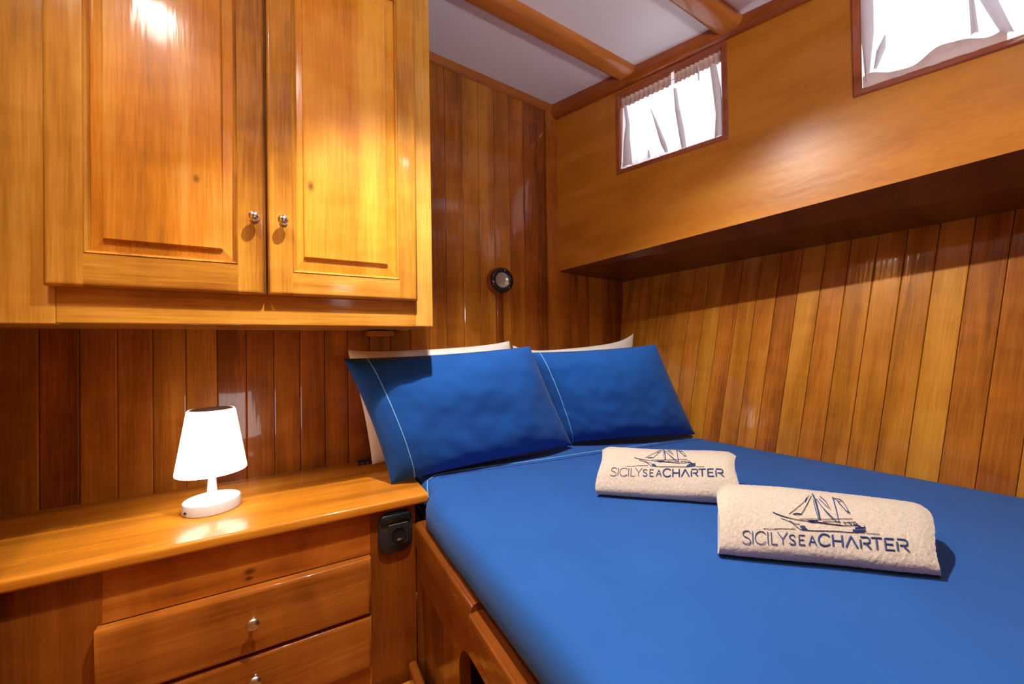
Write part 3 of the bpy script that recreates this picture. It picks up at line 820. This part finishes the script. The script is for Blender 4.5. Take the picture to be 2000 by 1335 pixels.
# ------------------------------------------------------------------ towels with their embroidery
LET = {
 'S': [[(1, .84), (.82, .97), (.5, 1.0), (.2, .95), (.05, .79), (.18, .62), (.52, .51), (.85, .39), (1, .22), (.85, .05), (.5, 0), (.18, .04), (0, .17)]],
 'I': [[(.5, 0), (.5, 1)]],
 'C': [[(1, .82), (.85, .94), (.6, 1), (.35, .97), (.12, .82), (0, .52), (.1, .2), (.33, .03), (.6, 0), (.85, .06), (1, .18)]],
 'L': [[(0, 1), (0, 0), (1, 0)]],
 'Y': [[(0, 1), (.5, .45), (1, 1)], [(.5, .45), (.5, 0)]],
 'E': [[(1, 1), (0, 1), (0, 0), (1, 0)], [(0, .52), (.85, .52)]],
 'A': [[(0, 0), (.5, 1), (1, 0)], [(.2, .35), (.8, .35)]],
 'V': [[(0, 0), (.5, 1), (1, 0)]],
 'H': [[(0, 0), (0, 1)], [(1, 0), (1, 1)], [(0, .5), (1, .5)]],
 'R': [[(0, 0), (0, .78)], [(0, 1), (.75, 1), (.95, .86), (.95, .62), (.75, .48), (.2, .48)], [(.55, .46), (1, 0)]],
 'T': [[(0, 1), (1, 1)], [(.5, .86), (.5, 0)]],
}
WORD = [('S', 0, .052, 0), ('I', .060, .074, 0), ('C', .083, .150, 0), ('I', .158, .170, 0), ('L', .186, .222, 0), ('Y', .226, .288, 0),
        ('S', .298, .334, 1), ('E', .360, .394, 1), ('A', .418, .464, 1),
        ('C', .480, .546, 2), ('H', .566, .622, 2), ('V', .642, .708, 2), ('R', .728, .784, 2), ('T', .790, .852, 2), ('E', .870, .920, 2), ('R', .938, 1.0, 2)]
STYLE = {0: (0.0055, .078), 1: (0.0080, .062), 2: (0.0125, .074)}
# ship strokes: image-like sketch units (x 290..1670 spans the word; height above the word's foot)
SHIP = [
 ([(570, 315), (690, 360), (800, 388), (900, 404), (1000, 420), (1150, 436), (1300, 432)], 5),
 ([(575, 318), (640, 345), (700, 365)], 8),
 ([(640, 368), (720, 402), (770, 445), (800, 472)], 5), ([(715, 392), (760, 420), (800, 425)], 4),
 ([(800, 472), (900, 484), (1000, 487), (1100, 489), (1220, 495), (1335, 492)], 8),
 ([(805, 440), (825, 462), (860, 470)], 22), ([(820, 440), (845, 450)], 16),
 ([(1240, 478), (1338, 474)], 26), ([(1260, 455), (1340, 448)], 14), ([(1340, 430), (1345, 488)], 8),
 ([(870, 385), (900, 410), (990, 412), (1060, 425), (1150, 432)], 8), ([(800, 378), (1000, 384), (1250, 376)], 3),
 ([(880, 395), (960, 396)], 12), ([(1000, 402), (1130, 406)], 4),
 ([(1170, 405), (1190, 425)], 6), ([(1210, 402), (1240, 428)], 9), ([(1250, 420), (1310, 440)], 14), ([(1260, 400), (1290, 425)], 5), ([(1180, 410), (1270, 402)], 4),
 ([(938, 138), (950, 190), (965, 290), (978, 388)], 12), ([(945, 160), (955, 205)], 18), ([(940, 210), (948, 300), (966, 385)], 5), ([(962, 210), (972, 300), (982, 380)], 6),
 ([(1112, 172), (1124, 280), (1138, 412)], 11), ([(1108, 172), (1130, 196)], 8), ([(1104, 400), (1150, 410)], 6),
 ([(906, 166), (862, 226), (790, 280), (712, 332)], 4), ([(928, 168), (885, 248), (818, 340)], 5), ([(882, 195), (866, 232)], 12), ([(900, 225), (870, 270)], 7),
 ([(745, 335), (780, 326), (822, 336)], 8), ([(760, 340), (820, 338)], 4),
 ([(965, 200), (1010, 280), (1060, 340), (1112, 398)], 4), ([(1000, 170), (1045, 225), (1075, 300)], 4), ([(990, 200), (1060, 290)], 3), ([(1020, 300), (1090, 390)], 4),
 ([(1125, 185), (1180, 200), (1210, 260), (1235, 330)], 5), ([(1150, 225), (1195, 290), (1222, 328)], 5), ([(1140, 200), (1160, 225), (1180, 205)], 5), ([(1215, 305), (1238, 325)], 8),
 ([(480, 456), (560, 462), (640, 458), (760, 466)], 4), ([(1350, 500), (1400, 503), (1452, 505)], 4),
]

def resample(pts, step):
    out = [pts[0]]
    for a, b in zip(pts, pts[1:]):
        n = max(1, int(math.hypot(b[0] - a[0], b[1] - a[1]) / step))
        for k in range(1, n + 1): out.append((lerp(a[0], b[0], k / n), lerp(a[1], b[1], k / n)))
    return out

def smooth_line(pts):
    if len(pts) < 4: return pts
    out = []
    for i in range(len(pts) - 1):
        p0, p1, p2, p3 = pts[max(i - 1, 0)], pts[i], pts[i + 1], pts[min(i + 2, len(pts) - 1)]
        for k in range(4):
            t = k / 4
            out.append(tuple(0.5 * (2 * p1[c] + (p2[c] - p0[c]) * t + (2 * p0[c] - 5 * p1[c] + 4 * p2[c] - p3[c]) * t * t + (3 * p1[c] - p0[c] - 3 * p2[c] + p3[c]) * t ** 3) for c in (0, 1)))
    out.append(pts[-1]); return out

def towel(name, P0, P1, depth, prof, art, label, seed, wob, skew, fall):
    """P0, P1: front lower corners; prof: list of (depth fraction, height); art: (u0, u1, v_foot, v scale)"""
    P0, P1 = V(P0), V(P1); W = (P1 - P0).length; eu = (P1 - P0).normalized(); ed = V((-eu.y, eu.x, 0))
    sm = smooth_line([(a * depth, b) for a, b in prof])
    cum = [0]
    for a, b in zip(sm, sm[1:]): cum.append(cum[-1] + math.hypot(b[0] - a[0], b[1] - a[1]))
    LEN = cum[-1]
    def at(l):
        l = min(max(l, 0), LEN)
        for i in range(len(cum) - 1):
            if l <= cum[i + 1]:
                t = (l - cum[i]) / max(1e-9, cum[i + 1] - cum[i]); return lerp(sm[i][0], sm[i + 1][0], t), lerp(sm[i][1], sm[i + 1][1], t)
        return sm[-1]
    def surf(u, l, raw=False):
        d, h = at(l)
        e = 1 - 0.10 * max(0, (abs(u * 2 - 1) - 0.86) / 0.14) ** 2            # softly rounded ends
        uu = u + wob * 0.010 * math.sin(l * 40 + seed) * (1 if u > 0.5 else -1) * abs(2 * u - 1) ** 4
        h2 = h * e * (1 - fall * u * u)
        if h > 0.006: h2 += 0.0035 * noise.noise(V((u * 3, l * 14, seed)))
        p = P0 + eu * (uu * W + lerp(skew[0], skew[1], u) * d) + ed * (d + 0.004 * noise.noise(V((u * 2.5, l * 8, seed + 9)))) + V((0, 0, max(0.0004, h2)))
        return p
    def nrm(u, l):
        a = surf(u + 0.004, l) - surf(u - 0.004, l); b = surf(u, l + 0.0015) - surf(u, l - 0.0015)
        n = a.cross(b).normalized(); return n if n.z > -0.2 else -n
    bm = bmesh.new(); nu, nv = 170, 120; g = []
    for i in range(nu + 1):
        row = []
        for j in range(nv + 1):
            l = LEN * j / nv; u = i / nu
            p = surf(u, l)
            q = noise.noise(p * 420) * 0.0009 + noise.noise(p * 200) * 0.0008
            p = p + nrm(u, l) * q
            p.z = max(p.z, P0.z + 0.0002)
            row.append(bm.verts.new(p))
        g.append(row)
    grid_faces(bm, g)
    for row in (g[0], g[-1]):                                     # folded layers show as creases on the ends
        c = V((0, 0, 0))
        for v in row: c += v.co
        c /= len(row)
        inner = [bm.verts.new(lerp(v.co, c, 0.55) + eu * (0.004 if row is g[0] else -0.004)) for v in row]
        for k in range(len(row) - 1): bm.faces.new((row[k], row[k + 1], inner[k + 1], inner[k]))
        bm.faces.new((row[-1], row[0], inner[0], inner[-1]))
        cv = bm.verts.new(c)
        for k in range(len(row)): bm.faces.new((inner[k], inner[(k + 1) % len(row)], cv))
    bm.faces.new([g[i][0] for i in range(nu + 1)] + [g[i][nv] for i in range(nu, -1, -1)])
    t = tag(obj(name, bm, M_terry, smooth=True), label, 'towel', 'folded towels on the berth')
    u0, u1, l0, ls, tilt, quad = art
    TW = (u1 - u0) * W
    def ribbon(bm, pts, wd):
        pts = resample(pts, 0.012)
        L_, R_ = [], []
        for i, p in enumerate(pts):
            a, b = pts[max(i - 1, 0)], pts[min(i + 1, len(pts) - 1)]
            dx, dy = b[0] - a[0], b[1] - a[1]; q = math.hypot(dx, dy) or 1
            nx, ny = -dy / q * wd / 2, dx / q * wd / 2
            for lst, sg in ((L_, 1), (R_, -1)):
                X, Y = p[0] + nx * sg, p[1] + ny * sg
                u = u0 + (u1 - u0) * X; l = l0 + tilt * X + Y * TW * (ls + quad * Y)
                lst.append((u, l))
        rows = []
        for (a, b) in zip(L_, R_):
            na = nrm((a[0] + b[0]) / 2, (a[1] + b[1]) / 2)
            rows.append([bm.verts.new(surf(*a) + na * 0.0012), bm.verts.new(surf((a[0] + b[0]) / 2, (a[1] + b[1]) / 2) + na * 0.0026), bm.verts.new(surf(*b) + na * 0.0012)])
        for a, b in zip(rows, rows[1:]):
            bm.faces.new((a[0], b[0], b[1], a[1])); bm.faces.new((a[1], b[1], b[2], a[2]))
    bm = bmesh.new()
    for (ch, x0, x1, st) in WORD:
        wd, hh = STYLE[st]
        for line in LET[ch]:
            line = smooth_line(line) if ch in 'SC' else line
            ribbon(bm, [(lerp(x0, x1, a), b * hh) for a, b in line], wd)
    c = obj('embroidered_lettering', bm, M_thread, t, smooth=True); c['label'] = 'navy embroidered lettering'
    bm = bmesh.new()
    for line, wd in SHIP:
        pts = [((x_ - 290) / 1380, (590 + 0.054 * (x_ - 290) - y_) / 1380 * 0.93) for x_, y_ in line]
        ribbon(bm, smooth_line(pts), wd / 1380 * 0.85)
    c = obj('embroidered_ship', bm, M_thread, t, smooth=True); c['label'] = 'navy embroidered sailing ship'
    return t
PROF = [(0.024, 0.0), (0.007, 0.010), (0.000, 0.027), (0.012, 0.050), (0.030, 0.070), (0.055, 0.088), (0.085, 0.100), (0.115, 0.102), (0.140, 0.094), (0.155, 0.070), (0.160, 0.035), (0.150, 0.0)]
towel('towel', (0.675, 0.436, ZM), (0.921, 0.210, ZM), 1.0, PROF, (0.115, 0.875, 0.046, 0.98, 0.014, 1.15),
      'folded beige towel in front, lettering and ship embroidered in navy, nearer the viewer', 2.0, 1.0, (0.27, 0.50), 0.16)
towel('towel', (0.680, 0.772, ZM), (0.924, 0.544, ZM), 1.0, PROF, (0.10, 0.905, 0.071, 0.98, 0.012, 0.55),
      'folded beige towel partly hidden behind the nearer one, closer to the pillows', 6.0, 1.2, (0.15, 0.22), -0.04)

# ------------------------------------------------------------------ curtains
def curtain(s0, s1, z_top, z_bot, label, seed, folds, bow, lift=0.0, edge=None, group='white window curtains', spread=0.0, pleats=(), hem_band=0.0):
    """a gathered sheer hanging on the wire just inside the window"""
    t = thing('curtain', pw((s0 + s1) / 2, z_bot, -0.022), label, 'curtain', group)
    def pt(a, b, extra=0.0):
        s = lerp(s0, s1, a)
        if edge: s += edge(a, b)
        s += spread * (a - 0.5) * b
        amp = lerp(0.003, 0.008, b)
        ph = 2 * math.pi * folds * a + seed + 1.1 * math.sin(b * 2.2 + seed)
        d = -0.024 + amp * math.sin(ph) + amp * 0.6 * noise.noise(V((a * 6, b * 3, seed)))
        d += bow * b ** 2
        z = lerp(z_top, z_bot, b) + lift * math.sin(a * 9 + seed) * b ** 4 + extra
        return pw(s, z, d)
    bm = bmesh.new(); g = []
    for i in range(73):
        g.append([bm.verts.new(pt(i / 72, j / 30)) for j in range(31)])
    grid_faces(bm, g)
    obj('fabric', bm, M_curtain, t, smooth=True)
    bm = bm_header = bmesh.new(); g = []
    for i in range(73):
        a = i / 72
        row = []
        for j in range(7):
            zz = z_top + 0.020 - 0.042 * j / 6
            rf = 0.004 * math.sin(2 * math.pi * folds * 2.6 * a + seed) * (1 if j in (0, 6) else 0.5)
            s = lerp(s0, s1, a)
            row.append(bm.verts.new(pw(s, zz + 0.0025 * noise.noise(V((a * 20, j, seed))), -0.014 + rf)))
        g.append(row)
    grid_faces(bm, g)
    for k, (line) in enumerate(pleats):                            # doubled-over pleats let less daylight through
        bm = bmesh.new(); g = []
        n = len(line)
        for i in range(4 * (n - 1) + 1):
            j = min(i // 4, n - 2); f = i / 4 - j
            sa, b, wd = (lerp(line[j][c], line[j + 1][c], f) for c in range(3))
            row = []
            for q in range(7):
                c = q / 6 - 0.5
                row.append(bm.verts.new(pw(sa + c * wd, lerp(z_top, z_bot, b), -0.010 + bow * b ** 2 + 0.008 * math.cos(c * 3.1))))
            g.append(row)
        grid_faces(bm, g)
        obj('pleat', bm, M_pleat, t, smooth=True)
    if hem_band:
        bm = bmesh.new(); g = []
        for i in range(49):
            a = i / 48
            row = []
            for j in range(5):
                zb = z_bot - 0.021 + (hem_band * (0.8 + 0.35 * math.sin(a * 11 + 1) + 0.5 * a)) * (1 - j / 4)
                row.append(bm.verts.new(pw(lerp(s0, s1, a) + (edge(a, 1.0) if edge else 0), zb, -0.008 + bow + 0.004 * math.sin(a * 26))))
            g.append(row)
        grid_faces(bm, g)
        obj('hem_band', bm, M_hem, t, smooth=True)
    h = obj('gathered_header', bm_header, M_header, t, smooth=True); h['label'] = 'gathered header band tinted brown for its shade'
    return t
a, b = WIN[0]
m_ = a + 0.235
F = lambda X: a + FRW + (b - a - 2 * FRW) * X                        # fraction of the opening -> s
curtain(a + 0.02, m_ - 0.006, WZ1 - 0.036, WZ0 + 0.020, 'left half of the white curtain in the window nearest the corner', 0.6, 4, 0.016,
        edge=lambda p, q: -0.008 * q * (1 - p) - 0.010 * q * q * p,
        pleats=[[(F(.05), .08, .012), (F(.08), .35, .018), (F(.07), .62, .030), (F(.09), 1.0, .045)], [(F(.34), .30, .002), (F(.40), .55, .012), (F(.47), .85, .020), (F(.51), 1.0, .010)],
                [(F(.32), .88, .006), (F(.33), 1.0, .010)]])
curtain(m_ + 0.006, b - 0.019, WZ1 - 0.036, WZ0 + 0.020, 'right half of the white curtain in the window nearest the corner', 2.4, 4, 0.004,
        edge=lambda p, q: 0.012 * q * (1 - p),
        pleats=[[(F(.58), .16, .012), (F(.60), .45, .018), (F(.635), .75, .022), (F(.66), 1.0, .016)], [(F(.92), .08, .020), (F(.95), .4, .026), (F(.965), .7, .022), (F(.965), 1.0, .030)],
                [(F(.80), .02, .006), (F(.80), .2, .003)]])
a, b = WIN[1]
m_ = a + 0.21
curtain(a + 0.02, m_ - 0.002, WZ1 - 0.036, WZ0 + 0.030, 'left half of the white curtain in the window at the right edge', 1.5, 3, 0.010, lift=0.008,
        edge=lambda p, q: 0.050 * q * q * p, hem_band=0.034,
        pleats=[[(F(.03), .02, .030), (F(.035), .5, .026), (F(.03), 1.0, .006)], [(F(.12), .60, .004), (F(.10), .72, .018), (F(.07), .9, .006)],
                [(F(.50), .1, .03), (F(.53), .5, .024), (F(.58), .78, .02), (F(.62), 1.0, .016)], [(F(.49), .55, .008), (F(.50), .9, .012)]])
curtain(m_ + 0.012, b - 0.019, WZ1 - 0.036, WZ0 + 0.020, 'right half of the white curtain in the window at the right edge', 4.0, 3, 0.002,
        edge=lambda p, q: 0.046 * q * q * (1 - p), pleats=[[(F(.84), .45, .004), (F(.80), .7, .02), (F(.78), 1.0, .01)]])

# ------------------------------------------------------------------ ceiling downlights (above the frame)
for nm, p in (('above the berth front', LIGHT_A), ('above the cupboard doors', LIGHT_C), ('above the foot of the berth', LIGHT_D)):
    zc = cz(p.x, p.y)
    t = thing('ceiling_downlight', (p.x, p.y, zc), 'small round recessed ceiling downlight %s' % nm, 'lamp', 'ceiling downlights')
    k_ = 1.9 if p is LIGHT_C else 1.0
    obj('bezel', lathe(bmesh.new(), [(k_ * r_q, z_q) for r_q, z_q in [(0.038, 0.0), (0.040, -0.004), (0.034, -0.008), (0.027, -0.006), (0.027, -0.001)]], 40, (p.x, p.y, zc)), M_chrome, t, smooth=True)
    up = 0.035 if p is LIGHT_A else 0.0                              # this one sits deep in its can
    obj('lens', lathe(bmesh.new(), [(0, -0.004 + up), (0.0268 * k_, -0.004 + up), (0.0268 * k_, -0.001 + up), (0, -0.001 + up)], 40, (p.x, p.y, zc)), M_led, t)
    if up: obj('can', lathe(bmesh.new(), [(0.027, -0.001), (0.027, 0.036), (0.030, 0.036), (0.030, -0.001)], 40, (p.x, p.y, zc)), M_chrome, t, smooth=True)

# ------------------------------------------------------------------ lift everything so that the floor is at z = 0
for o in list(SC.objects):
    if o.parent is None and o.type in ('MESH', 'EMPTY'):
        o.location.z += H
